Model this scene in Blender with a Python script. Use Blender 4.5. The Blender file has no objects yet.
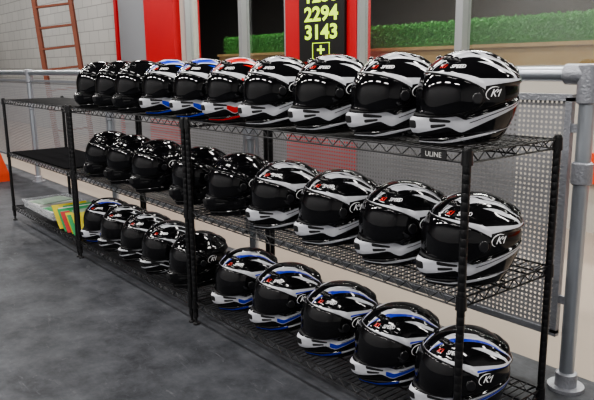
import bpy, math, random
import numpy as np
from mathutils import Vector, Matrix
random.seed(7)
S=bpy.context.scene; C=S.collection
try: S.view_settings.look='AgX - Medium High Contrast'
except Exception: pass
# ---------------- materials
def mat(name,col,rough=.5,metal=0,coat=0,noise=None,bump=0,bscale=50,spec=None,emis=None):
    m=bpy.data.materials.new(name);m.use_nodes=True;n=m.node_tree.nodes;l=m.node_tree.links
    b=n['Principled BSDF'];b.inputs['Base Color'].default_value=(*col,1);b.inputs['Roughness'].default_value=rough
    b.inputs['Metallic'].default_value=metal;b.inputs['Coat Weight'].default_value=coat
    if coat: b.inputs['Coat Roughness'].default_value=.03
    if spec is not None:b.inputs['Specular IOR Level'].default_value=spec
    if emis: b.inputs['Emission Color'].default_value=(*col,1);b.inputs['Emission Strength'].default_value=emis
    tc=n.new('ShaderNodeTexCoord')
    if noise:
        sc,c2=noise
        t=n.new('ShaderNodeTexNoise');t.inputs['Scale'].default_value=sc;t.inputs['Detail'].default_value=6
        r=n.new('ShaderNodeMix');r.data_type='RGBA';r.inputs[6].default_value=(*col,1);r.inputs[7].default_value=(*c2,1)
        l.new(tc.outputs['Object'],t.inputs['Vector']);l.new(t.outputs['Fac'],r.inputs[0]);l.new(r.outputs[2],b.inputs['Base Color'])
    if bump:
        t=n.new('ShaderNodeTexNoise');t.inputs['Scale'].default_value=bscale
        bp=n.new('ShaderNodeBump');bp.inputs['Strength'].default_value=bump;bp.inputs['Distance'].default_value=.01
        l.new(tc.outputs['Object'],t.inputs['Vector']);l.new(t.outputs['Fac'],bp.inputs['Height']);l.new(bp.outputs['Normal'],b.inputs['Normal'])
    return m
M_black=mat('gloss_black_paint',(.005,.005,.006),.08)
M_visor=mat('smoked_visor',(.004,.004,.005),.025,spec=.5)
M_trim=mat('black_rubber',(.01,.01,.011),.6)
M_line=mat('lining_fabric',(.02,.02,.022),.95,bump=.4,bscale=300)
M_white=mat('white_print',(.85,.85,.87),.35)
M_redp=mat('red_print',(.7,.03,.02),.35)
M_pivot=mat('pivot_plastic',(.012,.012,.014),.3,0,.3)
M_wire=mat('black_epoxy_wire',(.006,.006,.007),.35,0,0)
M_alu=mat('galvanised_pipe',(.4,.43,.47),.32,.8,noise=(9,(.5,.53,.57)))
M_cast=mat('cast_fitting',(.32,.33,.36),.42,.6,bump=.3,bscale=120)
M_frame=mat('mullion_aluminium',(.38,.39,.4),.4,.5)
M_wallw=mat('painted_wall',(.42,.40,.36),.8,noise=(2,(.48,.455,.41)))
M_wallg=mat('grey_painted_wall',(.13,.13,.135),.7,noise=(2,(.17,.17,.17)))
M_redw=mat('red_painted_wall',(.42,.006,.01),.5,noise=(3,(.5,.009,.012)))
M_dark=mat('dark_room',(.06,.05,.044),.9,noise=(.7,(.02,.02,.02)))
M_tan=mat('light_wood',(.6,.4,.2),.5,noise=(6,(.4,.24,.1)))
M_brown=mat('brown_wood',(.2,.055,.025),.55,noise=(8,(.14,.04,.02)))
M_leaf=mat('artificial_leaf',(.03,.2,.03),.6,noise=(26,(.1,.36,.07)))
M_yel=mat('lime_yellow_digit',(.62,.92,.04),.5,emis=.8)
M_board=mat('black_board',(.004,.004,.004),.5)
M_paper=mat('white_paper',(.6,.6,.58),.7)
M_yf=mat('yellow_card',(.55,.46,.04),.6);M_gf=mat('green_card',(.04,.28,.1),.6);M_rf=mat('red_card',(.45,.04,.04),.6);M_bf=mat('blue_card',(.1,.2,.38),.6)
M_gg=mat('grey_green_card',(.2,.3,.22),.65,noise=(20,(.28,.36,.28)))
M_mat=mat('black_mat',(.006,.006,.007),1,spec=.05)
M_bin=mat('translucent_bin',(.6,.62,.65),.3);M_bin.node_tree.nodes['Principled BSDF'].inputs['Alpha'].default_value=.3
M_orange=mat('orange_red_plastic',(.7,.07,.02),.5)
def shell_mat(name,acc):
    m=bpy.data.materials.new(name);m.use_nodes=True;n=m.node_tree.nodes;l=m.node_tree.links;b=n['Principled BSDF']
    def fac(attr):
        a=n.new('ShaderNodeAttribute');a.attribute_name=attr
        r=n.new('ShaderNodeMapRange');r.inputs['From Min'].default_value=-.0003;r.inputs['From Max'].default_value=.0003
        l.new(a.outputs['Fac'],r.inputs['Value']);return r.outputs['Result']
    fs,fa=fac('sil'),fac('acc')
    m1=n.new('ShaderNodeMix');m1.data_type='RGBA';m1.inputs[6].default_value=(.005,.005,.006,1);m1.inputs[7].default_value=(.53,.54,.58,1);l.new(fs,m1.inputs[0])
    m2=n.new('ShaderNodeMix');m2.data_type='RGBA';m2.inputs[7].default_value=(*acc,1);l.new(fa,m2.inputs[0]);l.new(m1.outputs[2],m2.inputs[6]);l.new(m2.outputs[2],b.inputs['Base Color'])
    r=n.new('ShaderNodeMapRange');r.inputs['To Min'].default_value=.07;r.inputs['To Max'].default_value=.3;l.new(fs,r.inputs['Value']);l.new(r.outputs['Result'],b.inputs['Roughness'])
    return m
def floor_mat():
    m=bpy.data.materials.new('concrete_floor');m.use_nodes=True;n=m.node_tree.nodes;l=m.node_tree.links;b=n['Principled BSDF']
    tc=n.new('ShaderNodeTexCoord')
    a=n.new('ShaderNodeTexNoise');a.inputs['Scale'].default_value=4.5;a.inputs['Detail'].default_value=13;a.inputs['Roughness'].default_value=.74
    r=n.new('ShaderNodeValToRGB');r.color_ramp.elements[0].position=.36;r.color_ramp.elements[0].color=(.024,.026,.031,1);r.color_ramp.elements[1].position=.64;r.color_ramp.elements[1].color=(.078,.082,.092,1)
    l.new(tc.outputs['Object'],a.inputs['Vector']);l.new(a.outputs['Fac'],r.inputs['Fac'])
    mp=n.new('ShaderNodeMapping');mp.inputs['Rotation'].default_value=(0,0,.9);mp.inputs['Scale'].default_value=(2,6,1)
    v=n.new('ShaderNodeTexNoise');v.inputs['Scale'].default_value=2.2;v.inputs['Detail'].default_value=13;v.inputs['Roughness'].default_value=.82;v.inputs['Distortion'].default_value=2.5
    l.new(tc.outputs['Object'],mp.inputs['Vector']);l.new(mp.outputs['Vector'],v.inputs['Vector'])
    r2=n.new('ShaderNodeValToRGB');r2.color_ramp.elements[0].position=.57;r2.color_ramp.elements[0].color=(0,0,0,1);r2.color_ramp.elements[1].position=.66;r2.color_ramp.elements[1].color=(.6,.6,.6,1)
    l.new(v.outputs['Fac'],r2.inputs['Fac'])
    mx=n.new('ShaderNodeMix');mx.data_type='RGBA';mx.inputs[7].default_value=(.14,.145,.157,1)
    l.new(r2.outputs['Color'],mx.inputs[0]);l.new(r.outputs['Color'],mx.inputs[6])
    sp=n.new('ShaderNodeSeparateXYZ');l.new(tc.outputs['Object'],sp.inputs[0])
    gt=n.new('ShaderNodeMath');gt.operation='GREATER_THAN';gt.inputs[1].default_value=.86;l.new(sp.outputs['Y'],gt.inputs[0])
    m2=n.new('ShaderNodeMix');m2.data_type='RGBA';m2.inputs[7].default_value=(.33,.28,.235,1)
    l.new(gt.outputs[0],m2.inputs[0]);l.new(mx.outputs[2],m2.inputs[6]);l.new(m2.outputs[2],b.inputs['Base Color'])
    b.inputs['Roughness'].default_value=.6;b.inputs['Specular IOR Level'].default_value=.25
    bp=n.new('ShaderNodeBump');bp.inputs['Strength'].default_value=.2;l.new(a.outputs['Fac'],bp.inputs['Height']);l.new(bp.outputs['Normal'],b.inputs['Normal'])
    return m
def perf_mat():
    m=bpy.data.materials.new('perforated_steel');m.use_nodes=True;n=m.node_tree.nodes;l=m.node_tree.links;b=n['Principled BSDF'];out=n['Material Output']
    b.inputs['Base Color'].default_value=(.25,.25,.26,1);b.inputs['Metallic'].default_value=0;b.inputs['Roughness'].default_value=.5
    tc=n.new('ShaderNodeTexCoord');sp=n.new('ShaderNodeSeparateXYZ');l.new(tc.outputs['Object'],sp.inputs[0])
    sq=[]
    for ax in 'XZ':
        d=n.new('ShaderNodeMath');d.operation='DIVIDE';d.inputs[1].default_value=.018;l.new(sp.outputs[ax],d.inputs[0])
        f=n.new('ShaderNodeMath');f.operation='FRACT';l.new(d.outputs[0],f.inputs[0])
        s=n.new('ShaderNodeMath');s.operation='SUBTRACT';s.inputs[1].default_value=.5;l.new(f.outputs[0],s.inputs[0])
        p=n.new('ShaderNodeMath');p.operation='MULTIPLY';l.new(s.outputs[0],p.inputs[0]);l.new(s.outputs[0],p.inputs[1]);sq.append(p)
    ad=n.new('ShaderNodeMath');ad.operation='ADD';l.new(sq[0].outputs[0],ad.inputs[0]);l.new(sq[1].outputs[0],ad.inputs[1])
    lt=n.new('ShaderNodeMath');lt.operation='LESS_THAN';lt.inputs[1].default_value=.07;l.new(ad.outputs[0],lt.inputs[0])
    tr=n.new('ShaderNodeBsdfTransparent');mx=n.new('ShaderNodeMixShader');l.new(lt.outputs[0],mx.inputs[0]);l.new(b.outputs[0],mx.inputs[1]);l.new(tr.outputs[0],mx.inputs[2]);l.new(mx.outputs[0],out.inputs[0])
    return m
def glass_mat():
    m=bpy.data.materials.new('window_glass');m.use_nodes=True;n=m.node_tree.nodes;l=m.node_tree.links;out=n['Material Output'];n.remove(n['Principled BSDF'])
    g=n.new('ShaderNodeBsdfGlossy');g.inputs['Roughness'].default_value=.02;tr=n.new('ShaderNodeBsdfTransparent');mx=n.new('ShaderNodeMixShader')
    tr.inputs[0].default_value=(.88,.9,.88,1)
    mx.inputs[0].default_value=.12;l.new(tr.outputs[0],mx.inputs[1]);l.new(g.outputs[0],mx.inputs[2]);l.new(mx.outputs[0],out.inputs[0]);return m
def brick_mat():
    m=bpy.data.materials.new('white_block_wall');m.use_nodes=True;n=m.node_tree.nodes;l=m.node_tree.links;b=n['Principled BSDF']
    tc=n.new('ShaderNodeTexCoord');mp=n.new('ShaderNodeMapping');mp.inputs['Rotation'].default_value=(math.pi/2,0,0)
    br=n.new('ShaderNodeTexBrick');br.inputs['Scale'].default_value=1;br.inputs['Brick Width'].default_value=.4;br.inputs['Row Height'].default_value=.2;br.inputs['Mortar Size'].default_value=.008
    br.inputs['Color1'].default_value=(.44,.435,.42,1);br.inputs['Color2'].default_value=(.40,.395,.385,1);br.inputs['Mortar'].default_value=(.26,.26,.255,1)
    l.new(tc.outputs['Object'],mp.inputs['Vector']);l.new(mp.outputs['Vector'],br.inputs['Vector']);l.new(br.outputs['Color'],b.inputs['Base Color']);b.inputs['Roughness'].default_value=.7;return m
M_floor=floor_mat();M_perf=perf_mat();M_glass=glass_mat();M_brick=brick_mat()
# ---------------- mesh helpers
def mesh(name,V,F,mats,idx=None,smooth=False):
    me=bpy.data.meshes.new(name);me.from_pydata([tuple(map(float,v)) for v in V],[],F);me.update()
    for m in (mats if isinstance(mats,list) else [mats]): me.materials.append(m)
    if idx is not None: me.polygons.foreach_set('material_index',idx)
    if smooth: me.polygons.foreach_set('use_smooth',[True]*len(F))
    return me
def obj(name,me,parent=None,loc=(0,0,0),rot=(0,0,0),**kw):
    o=bpy.data.objects.new(name,me);C.objects.link(o);o.location=loc;o.rotation_euler=rot
    if parent:o.parent=parent
    for k,v in kw.items():o[k]=v
    return o
class B:
    def __init__(s):s.V=[];s.F=[];s.I=[]
    def box(s,x0,x1,y0,y1,z0,z1,i=0):
        k=len(s.V);s.V+=[(x0,y0,z0),(x1,y0,z0),(x1,y1,z0),(x0,y1,z0),(x0,y0,z1),(x1,y0,z1),(x1,y1,z1),(x0,y1,z1)]
        for f in [(3,2,1,0),(4,5,6,7),(0,1,5,4),(1,2,6,5),(2,3,7,6),(3,0,4,7)]:s.F.append(tuple(k+q for q in f));s.I.append(i)
        return s
    def tube(s,pts,r,n=6,i=0,closed=False,radii=None):
        P=[Vector(p) for p in pts];m=len(P);k=len(s.V)
        for j,p in enumerate(P):
            if closed:d=P[(j+1)%m]-P[j-1]
            else:d=P[min(j+1,m-1)]-P[max(j-1,0)]
            if d.length<1e-9:d=Vector((0,0,1))
            d.normalize();u=Vector((0,0,1)) if abs(d.z)<.9 else Vector((1,0,0))
            a=d.cross(u).normalized();b=a.cross(d)
            rr=radii[j] if radii else r
            for q in range(n):
                t=2*math.pi*q/n;s.V.append(p+a*(rr*math.cos(t))+b*(rr*math.sin(t)))
        for j in range(m if closed else m-1):
            for q in range(n):
                j2=(j+1)%m
                s.F.append((k+j*n+q,k+j*n+(q+1)%n,k+j2*n+(q+1)%n,k+j2*n+q));s.I.append(i)
        if not closed:
            s.F.append(tuple(k+q for q in range(n))[::-1]);s.F.append(tuple(k+(m-1)*n+q for q in range(n)));s.I+=[i,i]
        return s
    def mesh(s,name,mats,smooth=False):return mesh(name,s.V,s.F,mats,s.I,smooth)
def smooth_by_angle(me,ang=.6):
    me.polygons.foreach_set('use_smooth',[True]*len(me.polygons))
    try: me.set_sharp_from_angle(angle=ang)
    except Exception: pass
def empty(name,loc,rot=(0,0,0),**kw):
    o=obj(name,None,None,loc,rot,**kw);o.empty_display_size=.1;return o
def text_mesh(txt,size,extr=0,mats=None,shear=0,bold=0):
    c=bpy.data.curves.new('t','FONT');c.body=txt;c.size=size;c.align_x='CENTER';c.align_y='CENTER';c.extrude=extr;c.shear=shear;c.offset=bold;c.resolution_u=3
    o=bpy.data.objects.new('t',c);C.objects.link(o);dg=bpy.context.evaluated_depsgraph_get()
    me=bpy.data.meshes.new_from_object(o.evaluated_get(dg));bpy.data.objects.remove(o)
    V=[tuple(v.co) for v in me.vertices];F=[tuple(p.vertices) for p in me.polygons];return V,F
# ---------------- helmet surface
H=.275;ZC=.140
D=math.radians
def ss(e0,e1,x):
    t=max(0,min(1,(x-e0)/(e1-e0)));return t*t*(3-2*t)
def prof(z):
    if z>=ZC:
        u=min(1,(z-ZC)/(H-ZC));f=max(0,1-u**2.0)**(1/2.0);fb=max(0,1-u**2.25)**(1/2.25);fw=max(0,1-u**2.1)**(1/2.1)
    else:
        u=(ZC-z)/ZC;f=1-.10*u**2;fb=1-.38*u**1.6;fw=1-.32*u**1.6
    F=.157*f+.030*ss(.106,.074,z)*(1-.9*ss(.055,0,z))
    Bk=.168*fb
    if z>=H-1e-4:return 1e-4,1e-4,1e-4
    return max(F,1e-4),max(Bk,1e-4),max(.127*fw,1e-4)
def swoosh(A):
    u=max(0,min(1,(A-50)/130));return .050+.095*u,.017*(1-u)**.8+.001
AV=D(94)
def vtop(a):
    u=min(1,abs(a)/AV);return .213-.004*u-.047*u**2.6
def vbot(a):
    u=min(1,abs(a)/AV);return .094-.004*u*(1-u)*4+.034*u**2.6
def surf0(a,z):
    F,Bk,W=prof(z);c0=math.cos(a)
    n=2.3 if c0<0 else 2.3-.7*ss(.11,.075,z)
    s,c=abs(math.sin(a)),abs(c0);E=F if c0>0 else Bk
    r=((s/W)**n+(c/E)**n)**(-1/n)
    a=(a+math.pi)%(2*math.pi)-math.pi;A=abs(math.degrees(a))
    g=0
    zc,hw=swoosh(A)
    g-=.009*ss(.009,.0,abs(z-(zc+hw+.010)))*ss(60,78,A)*ss(178,150,A)
    g-=.006*ss(.007,.0,abs(z-.020-.0002*A))*ss(150,120,A)
    g+=.006*math.exp(-(A/14)**2)*ss(.1,.08,z)
    g-=.008*math.exp(-((A-64)/13)**2-((z-.080)/.018)**2)
    g+=.013*ss(.174,.188,z)*ss(.230,.203,z)*ss(104,140,A)
    dv=z-vtop(a)
    g+=.006*ss(0,.003,dv)*ss(.028,.014,dv)*ss(98,82,A)
    r+=g
    x=r*math.sin(a)
    zz=z+.006*ss(.050,.045,abs(x))*ss(.222,.240,z)
    return Vector((x,-r*c0,zz))
def surf(a,z,off=0):
    p=surf0(a,z)
    if off==0:return p
    e=1e-3;za,zb=max(z-e,0),min(z+e,H-.0005)
    t=(surf0(a+e*5,z)-surf0(a-e*5,z));v=surf0(a,zb)-surf0(a,za);n=t.cross(v)
    if n.length<1e-12:n=Vector((0,0,1))
    return p+n.normalized()*off
def lerp(a,b,t):return a+(b-a)*t
def paint(a,p,z,st):
    """signed distances: >0 inside silver, >0 inside accent"""
    if st=='black':return -1,-1
    A=math.degrees(abs(a));x,y=abs(p.x),p.y
    bold=st=='bold';trim=st=='trimmed';thin=st=='thin'
    sil=[-1];acc=[-1]
    def band(v,c,h):return h-abs(v-c)
    zc,hw=swoosh(A)
    if bold:hw*=1.35
    w=ss(52,70,A)
    hi=lerp(vbot(a)-.007,zc+hw,w);lo=lerp(.038+.00065*max(0,A-8),zc-hw,ss(38,66,A))
    sil.append(min(hi-z,z-lo))
    if thin and A<66:sil[-1]=min(sil[-1],max(z-hi+.014,lo+.012-z))
    if (bold or trim) and A>(45 if bold else 50):
        q=(hi-lo);f=(A-(45 if bold else 50))*.0008
        acc.append(min(lerp(lo,hi,.6 if bold else .52)-z,z-lo-q*.08,f))
    if A>66:sil[-1]=min(sil[-1],max(abs(z-lerp(lo,hi,.62))-.0014,(74-A)*.0004))
    u=max(0,A-30)/150;c=.011+.052*u;h=.0055*(1-.9*u)*(.35+.65*ss(20,60,A))
    (acc if (bold or trim) and A<75 else sil).append(band(z,c,h))
    vt=vtop(a)
    if A<94:sil.append(min(z-vt-.0045,vt+.0055+(.021 if not bold else .028)*(A/86)**1.9-z))
    if A>=74:
        u=(A-74)/86;sil.append(min(band(z,.185+.010*u,.014*(1-u)),(160-A)*.001))
        if bold:acc.append(min(band(z,.182+.010*u,.009*(1-u)),(A-80)*.001))
        if trim:acc.append(min(band(z,.180+.010*u,.004*(1-u)),(A-92)*.001))
    if z>.17:
        t=(y+.135)/.29
        if 0<t<1:
            sc=.027+.052*t;h=(.021 if not bold else .032)*(1-t)**.75*(min(1,t/.3+.05))
            dd=min(h-abs(x-sc),(z-.19))
            sil.append(dd)
            if bold:acc.append(h*.66-abs(x-sc))
            if trim:acc.append(min(h-abs(x-sc),x-sc-h*.25))
            if not bold and not trim:
                sil[-1]=min(sil[-1],abs(x-sc+h*.35)-.0016)
            if t>.45:
                sc=.066+.036*t;h=.006*math.sin(math.pi*(t-.45)/.55)
                (acc if bold else sil).append(min(h-abs(x-sc),z-.19))
    s=max(sil)
    return (s-.0022 if thin else s),max(acc)
def helmet_shell(st,acc):
    NA=300;rows=[]
    for i in range(80):rows.append(ZC*i/80)
    for i in range(100):
        th=math.pi/2*i/100;rows.append(ZC+(H-ZC)*math.sin(th)*(.9999))
    V=[];F=[];I=[];SA=[];AA=[]
    def lift(a,z):return z+ (.016*(1-math.cos(a))/2*(1-z/.06) if z<.06 else 0)
    for (k,dz) in ((.84,.02),(.86,.004),(.93,-.001)):
        for j in range(NA):
            a=-math.pi+2*math.pi*j/NA;p=surf0(a,0);V.append((p.x*k,p.y*k,lift(a,0)+dz+.001));SA.append(-1);AA.append(-1)
    for z in rows:
        for j in range(NA):
            a=-math.pi+2*math.pi*j/NA;zz=lift(a,z);p=surf0(a,zz);V.append(p)
            s,c=paint(a,p,zz,st);SA.append(s);AA.append(c)
    n=len(rows)+3
    for i in range(n-1):
        for j in range(NA):
            F.append((i*NA+j,i*NA+(j+1)%NA,(i+1)*NA+(j+1)%NA,(i+1)*NA+j))
            p=Vector(V[i*NA+j]);a=-math.pi+2*math.pi*(j+.5)/NA
            I.append(1 if i<3 or p.z<.004+.016*(1-math.cos(a))/2 else 0)
    k=len(V);V.append((0,0,H+.006));SA.append(-1);AA.append(-1)
    for j in range(NA):F.append(((n-1)*NA+j,(n-1)*NA+(j+1)%NA,k));I.append(0)
    me=mesh('helmet_shell_'+st,V,F,[shell_mat('shell_paint',acc),M_trim],I,True)
    for nm,d in(('sil',SA),('acc',AA)):
        at=me.attributes.new(nm,'FLOAT','POINT');at.data.foreach_set('value',d)
    return me
def grid_patch(fn,nu,nv,mats,name,close=False):
    V=[fn(i/nu,j/nv) for j in range(nv+1) for i in range(nu+1)];F=[]
    for j in range(nv):
        for i in range(nu):
            a=j*(nu+1)+i;F.append((a,a+1,a+nu+2,a+nu+1))
    return mesh(name,V,F,mats,None,True)
def visor_fn(u,v):
    a=(u*2-1)*AV;e=min(u,1-u)*2
    lo,hi=vbot(a),vtop(a)
    k=min(1,(e/.08))**.5 if e<.08 else 1
    mid=(lo+hi)/2;lo=mid+(lo-mid)*k;hi=mid+(hi-mid)*k
    z=lo+(hi-lo)*v
    ed=min(v,1-v);off=.0060 if ed>.02 and e>.01 else -.001
    return surf(a,z,off)
ME_visor=grid_patch(visor_fn,100,36,M_visor,'visor')
def gasket():
    V=[];F=[];N=160
    def edge(t):
        if t<.5:a=(t*4-1)*AV;s=-1
        else:a=(1-(t-.5)*4)*AV;s=1
        lo,hi=vbot(a),vtop(a);e=1-abs(a)/AV;k=(e/.08)**.5 if e<.08 else 1
        mid=(lo+hi)/2
        return a,(mid+((lo if s<0 else hi)-mid)*k),s
    for i in range(N):
        a,z,s=edge(i/N)
        for dz,off in((-.001,-.001),(-.001,.0028),(.0035,.0022),(.0035,-.001)):
            V.append(surf(a*(1+dz*1.0),z+s*dz,off))
    for i in range(N):
        for q in range(3):
            j=(i+1)%N;F.append((i*4+q,i*4+q+1,j*4+q+1,j*4+q))
    return mesh('visor_gasket',V,F,M_trim,None,True)
ME_gask=gasket()
def pillow(a0,z0,da,dz,h,name,m,skew=0,n=12,rise=0):
    def fn(u,v):
        x=u*2-1;y=v*2-1;hh=h*(1-x**4)*(1-y**4)-.0008
        return surf(a0+x*da,z0+y*dz*(1-.35*x*skew)+rise*x,hh)
    return grid_patch(fn,n,n,m,name)
def disc(a0,z0,r,h,name,m):
    V=[];F=[];n=28;R=surf0(a0,z0);rr=math.hypot(R.x,R.y)
    rings=[(1,-.001),(1,h),(.8,h+.0008),(.45,h-.0006),(.0,h)]
    for k,hh in rings[:-1]:
        for j in range(n):
            t=2*math.pi*j/n;V.append(surf(a0+r*k*math.cos(t)/rr,z0+r*k*math.sin(t),hh))
    V.append(surf(a0,z0,h))
    for i in range(3):
        for j in range(n):F.append((i*n+j,i*n+(j+1)%n,(i+1)*n+(j+1)%n,(i+1)*n+j))
    for j in range(n):F.append((3*n+j,3*n+(j+1)%n,4*n))
    return mesh(name,V,F,m,None,True)
def stext(parts,a0,z0,name,off=.0022,vs=.95):
    V=[];F=[];I=[];mats=[]
    for txt,size,dx,dy,m,sh,bold in parts:
        tv,tf=text_mesh(txt,size,shear=sh,bold=bold);k=len(V);R=surf0(a0,z0);rr=math.hypot(R.x,R.y)
        for x,y,_ in tv:V.append(surf(a0+(x+dx)/rr,z0+(y+dy)*vs,off))
        if m not in mats:mats.append(m)
        for f in tf:F.append(tuple(k+q for q in f));I.append(mats.index(m))
    return mesh(name,V,F,mats,I)
def ringlogo(a0,z0):
    me=stext([('K',.031,-.003,0,M_white,.5,.0004),('1',.031,0.0145,0,M_white,.5,.0004)],a0,z0,'logo')
    V=[tuple(v.co) for v in me.vertices];F=[tuple(p.vertices) for p in me.polygons];R=surf0(a0,z0);rr=math.hypot(R.x,R.y);k=len(V)
    N=30
    for i in range(N+1):
        t=math.radians(60+ 190*i/N);w=.0013*math.sin(math.pi*i/N)+.0004
        for q in (-w,w):
            V.append(surf(a0+(.026+q)*math.cos(t)/rr+.006*math.sin(t)/rr,z0+(.018+q)*math.sin(t),.0022))
    for i in range(N):F.append((k+2*i,k+2*i+1,k+2*i+3,k+2*i+2))
    k=len(V)
    for (x,y) in((.0185,.0105),(.0095,.0045),(.0095,.0015),(.0185,.0065)):V.append(surf(a0+x/rr,z0+y*.95,.0023))
    F.append((k,k+1,k+2,k+3))
    return mesh('logo',V,F,M_white)
ME_piv=[disc(s*D(81),.143,.016,.0095,'visor_pivot',M_pivot) for s in(1,-1)]
ME_logo=[ringlogo(s*D(106),.156) for s in (1,-1)]
ME_brow=stext([('K1',.0165,-.031,0,M_redp,.3,.0004),('SPEED',.0165,.012,0,M_white,.3,.0004)],D(46),.231,'brow_lettering',.0022,.8)
ME_cv=[]
for s in(1,-1):
    ME_cv.append(pillow(s*D(34),.077,D(14),.0058,.0022,'chin_vent',M_trim,skew=.9*s,rise=-.002*s))
    ME_cv.append(pillow(s*D(31),.062,D(10),.0050,.0022,'chin_vent',M_trim,skew=.9*s,rise=.003*s))
ME_cv.append(pillow(0,.064,D(9),.014,.0022,'chin_vent',M_trim))
ME_tv=[pillow(s*D(34),.2500,D(20),.0060,.010,'crown_vent',M_black) for s in(1,-1)]
ME_rv=pillow(D(180),.222,D(26),.014,.013,'rear_spoiler',M_black)
def lining_mesh():
    V=[];F=[];n=40
    for k,z in((.86,.018),(.8,.03),(.6,.05)):
        for j in range(n):
            a=2*math.pi*j/n;p=surf0(a,0);V.append((p.x*k,p.y*k,z))
    V.append((0,0,.055))
    for i in range(2):
        for j in range(n):F.append((i*n+j,i*n+(j+1)%n,(i+1)*n+(j+1)%n,(i+1)*n+j))
    for j in range(n):F.append((2*n+j,2*n+(j+1)%n,3*n))
    return mesh('lining',V,F,M_line,None,True)
ME_lin=lining_mesh()
cr,cb,cd=(.6,.01,.008),(.012,.045,.55),(.008,.03,.42)
shells={'silver':helmet_shell('silver',cb),'red':helmet_shell('bold',cr),'boldblue':helmet_shell('bold',cb),'blue':helmet_shell('trimmed',cd),'thin':helmet_shell('thin',cb),'black':helmet_shell('black',cb)}
LBL={'silver':'glossy black full-face helmet with silver stripes',
'red':'full-face helmet with bold red and white stripes',
'boldblue':'full-face helmet with bold blue and white stripes',
'blue':'black full-face helmet with thin blue and silver stripes',
'thin':'black full-face helmet with fine silver trim lines',
'black':'plain glossy black full-face helmet'}
templ={}
def make_helmet(v,loc,rz,group,where,tilt=0):
    parts=[('helmet_shell',shells[v]),('visor',ME_visor),('visor_gasket',ME_gask),('lining',ME_lin),('visor_pivot',ME_piv[0]),('visor_pivot',ME_piv[1]),('logo',ME_logo[0]),('logo',ME_logo[1])]
    if v!='black':parts.append(('brow_lettering',ME_brow))
    parts+=[('chin_vent',m) for m in ME_cv]+[('crown_vent',m) for m in ME_tv]+[('rear_spoiler',ME_rv)]
    if v not in templ:
        e=empty('full_face_helmet',loc,(tilt,0,rz));e['label']=LBL[v]+where;e['category']='helmet';e['group']=group;e.scale=(.93,.885,.96)
        templ[v]=(e,[obj(n,m,e) for n,m in parts])
    else:
        t,ps=templ[v];e=t.copy();C.objects.link(e);e.location=loc;e.rotation_euler=(tilt,0,rz);e['label']=LBL[v]+where;e['group']=group
        for p in ps:
            q=p.copy();C.objects.link(q);q.parent=e
Z=[.1,.532,.943];RIM=.016
rows=[
(2,[(-.12,'silver'),(-.395,'silver'),(-.70,'silver'),(-1.02,'silver'),(-1.30,'red'),(-1.58,'boldblue'),(-1.91,'boldblue'),(-2.22,'black'),(-2.50,'black'),(-2.77,'black')],'top shelf'),
(1,[(-.085,'silver'),(-.355,'silver'),(-.67,'silver'),(-.99,'silver'),(-1.32,'black'),(-1.64,'black'),(-2.07,'black'),(-2.40,'black'),(-2.71,'black')],'middle shelf'),
(0,[(-.10,'blue'),(-.37,'blue'),(-.67,'blue'),(-.99,'blue'),(-1.29,'blue'),(-1.71,'black'),(-2.01,'thin'),(-2.29,'thin'),(-2.57,'thin'),(-2.84,'blue')],'bottom shelf')]
for k,lst,g in rows:
    for x,v in lst:
        rz=-max(8,32-12*abs(x))+random.uniform(-3,3)
        make_helmet(v,(x,.148+random.uniform(-.002,.006),Z[k]+RIM+.001),D(rz),'helmets on the '+g,', on '+g)
# ---------------- shelving
def shelf_mesh(L,Dp):
    b=B();r=.003;x0,x1=-L+.0,0
    for z in(RIM-.002,-RIM+.002):
        for y in(0,Dp):b.tube([(x0,y,z),(x1,y,z)],r)
        for x in(x0,x1):b.tube([(x,0,z),(x,Dp,z)],r)
    def zig(p0,p1,n):
        pts=[]
        for i in range(n*2+1):
            t=i/(n*2);p=Vector(p0).lerp(Vector(p1),t);p.z=RIM-.003 if i%2==0 else -RIM+.003;pts.append(p)
        b.tube(pts,.0022,5)
    n=round(L/.062)
    zig((x0+.02,0,0),(x1-.02,0,0),n);zig((x0+.02,Dp,0),(x1-.02,Dp,0),n)
    m=round(Dp/.062);zig((x0,.02,0),(x0,Dp-.02,0),m);zig((x1,.02,0),(x1,Dp-.02,0),m)
    for i in range(1,round(L/.0245)):
        x=x0+L*i/round(L/.0245);b.tube([(x,0,RIM-.0015),(x,Dp,RIM-.0015)],.0018,5)
    for y in(Dp*.25,Dp*.5,Dp*.75):
        b.tube([(x0,y,RIM-.006),(x1,y,RIM-.006)],.003);zz=-RIM+.006
    b.tube([(x0,Dp*.5,zz),(x1,Dp*.5,zz)],.003);zig((x0,Dp*.5,0),(x1,Dp*.5,0),n)
    for x in(x0,x1):
        for y in(0,Dp):b.tube([(x,y,-.02),(x,y,.02)],.0,12,radii=[.0165,.0145])
    return b.mesh('wire_shelf',M_wire)
def post_mesh():
    b=B();pts=[];ra=[]
    z=.035;top=.972
    pts+=[(0,0,z)];ra+=[.0118]
    while z<top-.03:
        z+=.0254;pts+=[(0,0,z-.0012),(0,0,z),(0,0,z+.0012)];ra+=[.0118,.0113,.0118]
    pts+=[(0,0,top-.004),(0,0,top)];ra+=[.0118,.009]
    b.tube(pts,0,14,radii=ra)
    me=b.mesh('post',M_wire);smooth_by_angle(me);return me
def foot_mesh():
    b=B();b.tube([(0,0,0),(0,0,.008),(0,0,.011),(0,0,.037)],0,14,radii=[.016,.016,.006,.006]);me=b.mesh('foot',M_trim);smooth_by_angle(me);return me
PM=post_mesh();FM=foot_mesh();DP=.457
units=[(0,1.495,'black wire shelving unit with three shelves of striped helmets'),(-1.535,1.395,'black wire shelving unit holding mostly plain black helmets'),(-2.97,1.37,'black wire shelving unit, mostly empty, papers on bottom shelf')]
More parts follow.
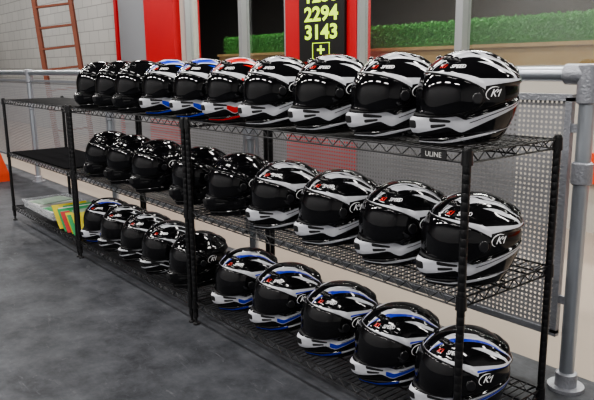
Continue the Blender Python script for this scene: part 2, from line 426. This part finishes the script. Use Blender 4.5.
for X,L,lab in units:
    e=empty('wire_shelving_unit',(X,0,0),label=lab,category='shelf',group='black wire shelving units in a row')
    sm=shelf_mesh(L,DP)
    for z in Z:obj('shelf',sm,e,(0,0,z))
    for x in(0,-L):
        for y in(0,DP):
            obj('post',PM,e,(x,y,0));obj('foot',FM,e,(x,y,0))
    if X==0:
        b=B();b.box(-.155,-.065,-.0065,-.0035,Z[2]-.0135,Z[2]+.0115);pl=obj('name_plate',b.mesh('name_plate',M_trim),e)
        tv,tf=text_mesh('ULINE',.0205,bold=0)
        obj('plate_lettering',mesh('plate_lettering',[(x*1.05-.11,-.0068,y+Z[2]-.001) for x,y,_ in tv],tf,M_paper),pl)
b=B();b.box(-4.30,-3.13,.02,.44,Z[1]+RIM+.001,Z[1]+RIM+.008)
obj('shelf_mat',b.mesh('shelf_mat',M_mat),label='black rubber mat lying on wire shelf',category='mat')
zb=Z[0]+RIM+.0015
b=B();w,dd,h,t=.34,.17,.06,.004
b.box(-w,w,-dd,dd,0,t);b.box(-w,w,-dd,-dd+t,t,h);b.box(-w,w,dd-t,dd,t,h);b.box(-w,-w+t,-dd+t,dd-t,t,h);b.box(w-t,w,-dd+t,dd-t,t,h);b.box(-w-.012,w+.012,-dd-.012,-dd,h-.012,h);b.box(-w-.012,w+.012,dd,dd+.012,h-.012,h);b.box(-w-.012,-w,-dd,dd,h-.012,h);b.box(w,w+.012,-dd,dd,h-.012,h)
obj('storage_bin',b.mesh('storage_bin',M_bin),None,(-3.92,.225,zb),label='shallow clear plastic bin holding papers on bottom shelf',category='bin')
def sheet(x,y,z,w,d,h,rz,m,name,lab,tilt=0):
    b=B();b.box(-w/2,w/2,-d/2,d/2,0,h);me=b.mesh(name,m)
    return obj(name,me,None,(x,y,z),(0,tilt,rz),label=lab,category='paper' if 'paper' in name else 'booklet')
sheet(-4.08,.22,zb+.006,.24,.29,.045,.06,M_paper,'paper_stack','stack of white paper lying in clear bin')
sheet(-3.79,.22,zb+.006,.23,.29,.035,-.05,M_paper,'paper_stack','stack of white paper lying in clear bin')
sheet(-4.08,.22,zb+.053,.2,.27,.004,.25,M_gg,'booklet','grey-green booklet lying on stacked paper')
sheet(-3.79,.22,zb+.043,.2,.27,.004,.15,M_gf,'booklet','green booklet lying on stacked paper')
cols=[(M_gg,'grey-green'),(M_yf,'yellow'),(M_gg,'grey-green'),(M_rf,'red'),(M_yf,'yellow'),(M_gf,'green'),(M_paper,'white'),(M_yf,'yellow'),(M_gf,'green'),(M_gg,'grey-green'),(M_rf,'red'),(M_gf,'green'),(M_yf,'yellow'),(M_gg,'grey-green'),(M_gf,'green'),(M_yf,'yellow')]
for i,(m,c) in enumerate(cols):
    sheet(-3.40+i*.024,.16+random.uniform(-.035,.035),zb+.003,.002,.25,.15+random.uniform(0,.04),random.uniform(-.015,.015),m,'booklet',c+' booklet leaning on the bottom wire shelf',tilt=-.75)
# ---------------- railing
RY=.74;RT=1.15
e=empty('pipe_railing',(0,RY,0),label='silver pipe railing with perforated steel infill panels',category='railing')
xs=[-.06,-2.06,-4.06,-6.06,-8.06,-10.06]
b=B();b.tube([(-10.06,0,RT),(xs[0],0,RT)],.026,20);me=b.mesh('top_rail',M_alu);smooth_by_angle(me);obj('top_rail',me,e)
b=B();b.tube([(0,0,.01),(0,0,RT)],.027,20);pm=b.mesh('railing_post',M_alu);smooth_by_angle(pm)
b=B();b.tube([(0,0,0),(0,0,.012),(0,0,.0121),(0,0,.06),(0,0,.065)],0,24,radii=[.065,.065,.04,.038,.03]);bm_=b.mesh('base_flange',M_cast);smooth_by_angle(bm_)
b=B();b.tube([(0,0,RT-.1),(0,0,RT-.095),(0,0,RT+.03),(0,0,RT+.036)],0,24,radii=[.03,.037,.037,.028]);b.tube([(-.085,0,RT),(-.08,0,RT),(0,0,RT)],0,24,radii=[.03,.036,.036]);tm=b.mesh('rail_fitting',M_cast);smooth_by_angle(tm)
b=B();b.tube([(0,0,RT-.38),(0,0,RT-.375),(0,0,RT-.305),(0,0,RT-.3)],0,24,radii=[.03,.036,.036,.03]);cm=b.mesh('collar',M_cast);smooth_by_angle(cm)
for x in xs:
    obj('railing_post',pm,e,(x,0,0));obj('base_flange',bm_,e,(x,0,0));obj('rail_fitting',tm,e,(x,0,0));obj('collar',cm,e,(x,0,0))
for i in range(5):
    x1=xs[i]-.06;x0=xs[i+1]+.06
    z0,z1=.2,1.07
    b=B();b.V=[(x0,0,z0),(x1,0,z0),(x1,0,z1),(x0,0,z1)];b.F=[(0,1,2,3)];b.I=[0]
    p=obj('perforated_panel',b.mesh('perforated_panel',M_perf),e)
    b=B();w=.012
    b.box(x0-w,x1+w,-w,w,z0-w,z0+w);b.box(x0-w,x1+w,-w,w,z1-w,z1+w);b.box(x0-w,x0+w,-w,w,z0,z1);b.box(x1-w,x1+w,-w,w,z0,z1)
    for z in(z0+.12,z1-.12):b.box(x1,x1+.06,-.006,.006,z,z+.03);b.box(x0-.06,x0,-.006,.006,z,z+.03)
    obj('panel_frame',b.mesh('panel_frame',M_cast),p)
# ---------------- room
def st(name,b,m,**kw):return obj(name,b.mesh(name,m),kind='structure',**kw)
st('floor',B().box(-22,5,-5,9,-.1,0),M_floor)
WY=3.0
st('wall_back',B().box(-1.75,5,WY,WY+.15,0,1.12),M_wallw)
st('wall_back_lower',B().box(-6.75,-1.75,WY,WY+.15,0,1.12),M_wallg)
st('wall_back_upper',B().box(-6.7,5,WY,WY+.15,3.2,4.6),M_wallw)
st('wall_red',B().box(-4.58,-3.50,WY-.02,WY+.17,0,3.2),M_redw)
st('wall_column',B().box(-7.72,-6.87,WY-.1,WY+.3,0,4.6),M_redw)
st('wall_block',B().box(-22,-7.72,WY,WY+.2,0,4.6),M_brick)
st('wall_pier',B().box(-6.87,-6.75,WY,WY+.2,0,4.6),M_wallw)
st('trim_1',B().box(-8.82,-8.73,WY-.06,WY,0,4.6),M_redw)
st('trim_2',B().box(-1.21,4.9,WY-.05,WY,.36,.57),M_orange)
st('wall_left',B().box(-22,-21.8,-5,WY,0,4.6),M_wallw)
st('wall_front',B().box(-22,5,-5.2,-5,0,4.6),mat('pale_front_wall',(.5,.51,.53),.8,noise=(1.2,(.56,.56,.57))))
st('wall_right',B().box(5,5.2,-5,9,0,4.6),mat('pale_side_wall',(.5,.5,.51),.8,noise=(1.2,(.55,.55,.55))))
st('ceiling',B().box(-22,5,-5,9,4.6,4.7),mat('ceiling_paint',(.1,.1,.105),.9))
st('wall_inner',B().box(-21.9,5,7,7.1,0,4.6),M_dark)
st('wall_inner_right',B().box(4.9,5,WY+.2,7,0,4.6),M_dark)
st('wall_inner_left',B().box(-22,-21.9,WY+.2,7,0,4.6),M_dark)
def window(i,x0,x1):
    b=B();w=.035
    for (a,c,z0,z1) in((x0,x1,1.12,1.12+.05),(x0,x1,3.15,3.2)):b.box(a,c,WY+.01,WY+.12,z0,z1)
    for x in(x0,x1-w):b.box(x,x+w,WY-.01,WY+.1,1.17,3.15)
    f=st('window_%d'%i,b,M_frame)
    b=B();b.box(x0+w,x1-w,WY+.06,WY+.066,1.17,3.15);g=obj('glass',b.mesh('glass',M_glass),f);g['kind']='structure'
window(1,-6.75,-5.45);window(2,-5.45,-4.58);window(3,-3.50,-2.33);window(4,-2.33,1.2);window(5,1.2,5)
b=B();b.box(-6.6,4.8,3.42,3.75,0,1.32);b.box(-6.6,4.8,3.39,3.78,1.32,1.35)
obj('planter_counter',b.mesh('planter_counter',M_tan),label='long light wood counter with artificial hedge on top',category='counter')
HB=1.352
b=B();b.box(-6.5,4.7,3.46,3.68,HB,HB+.19)
V=list(b.V);F=list(b.F)
rnd=random.Random(3)
for i in range(24000):
    x=rnd.uniform(-6.5,4.7);s=rnd.uniform(.010,.019)
    if rnd.random()<.78:y=3.46-rnd.uniform(0,.035);z=rnd.uniform(HB+.022,HB+.21)
    else:y=rnd.uniform(3.44,3.7);z=HB+.19+rnd.uniform(0,.035)
    q=Matrix.Rotation(rnd.uniform(0,6.3),3,'Y')@Matrix.Rotation(rnd.uniform(-.9,.9),3,'X')
    k=len(V)
    for c in((-s*.5,0,0),(0,-.002,-s),(s*.5,0,0),(0,-.002,s)):V.append(Vector((x,y,z))+q@Vector(c))
    F.append((k,k+1,k+2,k+3))
obj('artificial_hedge',mesh('hedge',V,F,M_leaf),label='long clipped artificial boxwood hedge on wooden counter',category='hedge',kind='stuff')
# sign
e=empty('number_board',(-3.97,WY-.021,1.21),label='black board with yellow-green numbers on red wall',category='sign')
obj('board',B().box(-.34,.34,-.03,.0,0.02,1.15).mesh('board',M_board),e)
for txt,z,sz in(('1286',.655,.192),('2294',.475,.192),('3143',.30,.192),('+',.125,.165)):
    tv,tf=text_mesh(txt,sz,bold=.006 if txt!='+' else .004)
    obj('number_row',mesh('number_row',[(x*1.32,-.033,y+z) for x,y,_ in tv],tf,M_yel),e)
b=B()
for (a,c,z0,z1) in((-.13,.13,.045,.051),(-.13,.13,.197,.203),(-.13,-.123,.045,.203),(.123,.13,.045,.203)):b.box(a,c,-.034,-.03,z0,z1)
obj('number_frame',b.mesh('number_frame',M_yel),e)
# ladder
e=empty('wooden_ladder',(-8.60,2.1,0),(0,0,D(48)),label='tall reddish-brown wooden ladder standing by white block wall',category='ladder')
TL=.1
for x in(-.27,.27):
    obj('rail',B().box(x-.028,x+.028,-.035,.035,0,3.6).mesh('rail',M_brown),e,rot=(-.05,-TL,0))
rm=B().box(-.25,.25,-.03,.03,-.014,.014).mesh('rung',M_brown)
for i in range(11):
    z=.3+i*.3;obj('rung',rm,e,(-z*math.sin(TL),z*math.sin(.05),z*math.cos(TL)),(-.05,-TL,0))
b=B();b.box(-8.70,-7.76,WY-.04,WY,0,2.6);st('door_1',b,mat('grey_door',(.25,.26,.28),.4))
# orange barrier beyond the far end of the shelving
b=B();b.V=[(-.3,-.12,0),(.3,-.12,0),(.3,.12,0),(-.3,.12,0),(-.3,-.12,.07),(.3,-.12,.07),(.3,.12,.07),(-.3,.12,.07),(-.27,-.05,.32),(.27,-.05,.32),(.27,.05,.32),(-.27,.05,.32)]
b.F=[(3,2,1,0),(8,9,10,11)]
for k in(0,4):
    for j in range(4):b.F.append((k+j,k+(j+1)%4,k+4+(j+1)%4,k+4+j))
b.I=[0]*len(b.F)
obj('track_barrier',b.mesh('track_barrier',M_orange),None,(-6.62,.40,0),label='orange-red plastic track barrier standing on concrete floor',category='barrier')
# ---------------- lights
W=bpy.data.worlds.new('w');S.world=W;W.use_nodes=True;W.node_tree.nodes['Background'].inputs[0].default_value=(.8,.87,1,1);W.node_tree.nodes['Background'].inputs[1].default_value=.16
fix=B().box(-.62,.62,-.16,.16,0,.07).mesh('light_housing',M_frame)
dif=B().box(-.58,.58,-.12,.12,-.006,0).mesh('diffuser',mat('lamp_diffuser',(1,.98,.95),.5,emis=3))
def lamp(x,y,z,pw):
    e=empty('ceiling_light',(x,y,z),label='long fluorescent ceiling light fixture',category='light',group='ceiling light fixtures')
    obj('housing',fix,e);obj('diffuser',dif,e)
    obj('rod',B().tube([(0,0,.07),(0,0,4.6-z)],.006).mesh('rod',M_trim),e)
    L=bpy.data.lights.new('tube','AREA');L.shape='RECTANGLE';L.size=1.16;L.size_y=.24;L.energy=pw;L.color=(1,.97,.93)
    a=bpy.data.objects.new('tube_light',L);C.objects.link(a);a.parent=e;a.location=(0,0,-.02)
for x in(2.4,.2,-2,-4.2,-6.4):
    for y,pw in((-3.6,70),(-.9,44),(1.9,42)):lamp(x,y,3.7,pw)
lamp(-9,1.5,3.7,70);lamp(-12,1.5,3.7,55);lamp(-15,1.2,3.7,55);lamp(-9,-1,3.7,50)
for x in(-5,-2.5,0):lamp(x,4.6,3.7,110)  # unseen lamps added to brighten the room behind the glass
for x in(-5.6,-3,-.6,1.6):lamp(x,3.36,2.9,24)  # extra unseen lamps, put in to light the hedge and counter front
# ---------------- camera
c=Vector((1.0589,-1.4428,1.1903));yaw,pit,rol=-.8915,-.2035,-.012
d=Vector((math.sin(yaw)*math.cos(pit),math.cos(yaw)*math.cos(pit),math.sin(pit)));r=Vector((math.cos(yaw),-math.sin(yaw),0));u=r.cross(d)
r2=r*math.cos(rol)+u*math.sin(rol);u2=-r*math.sin(rol)+u*math.cos(rol)
cam=bpy.data.cameras.new('cam');cam.lens=651/594*36;cam.sensor_width=36;co=bpy.data.objects.new('camera',cam);C.objects.link(co)
m=Matrix((r2,u2,-d)).transposed().to_4x4();m.translation=c;co.matrix_world=m;S.camera=co
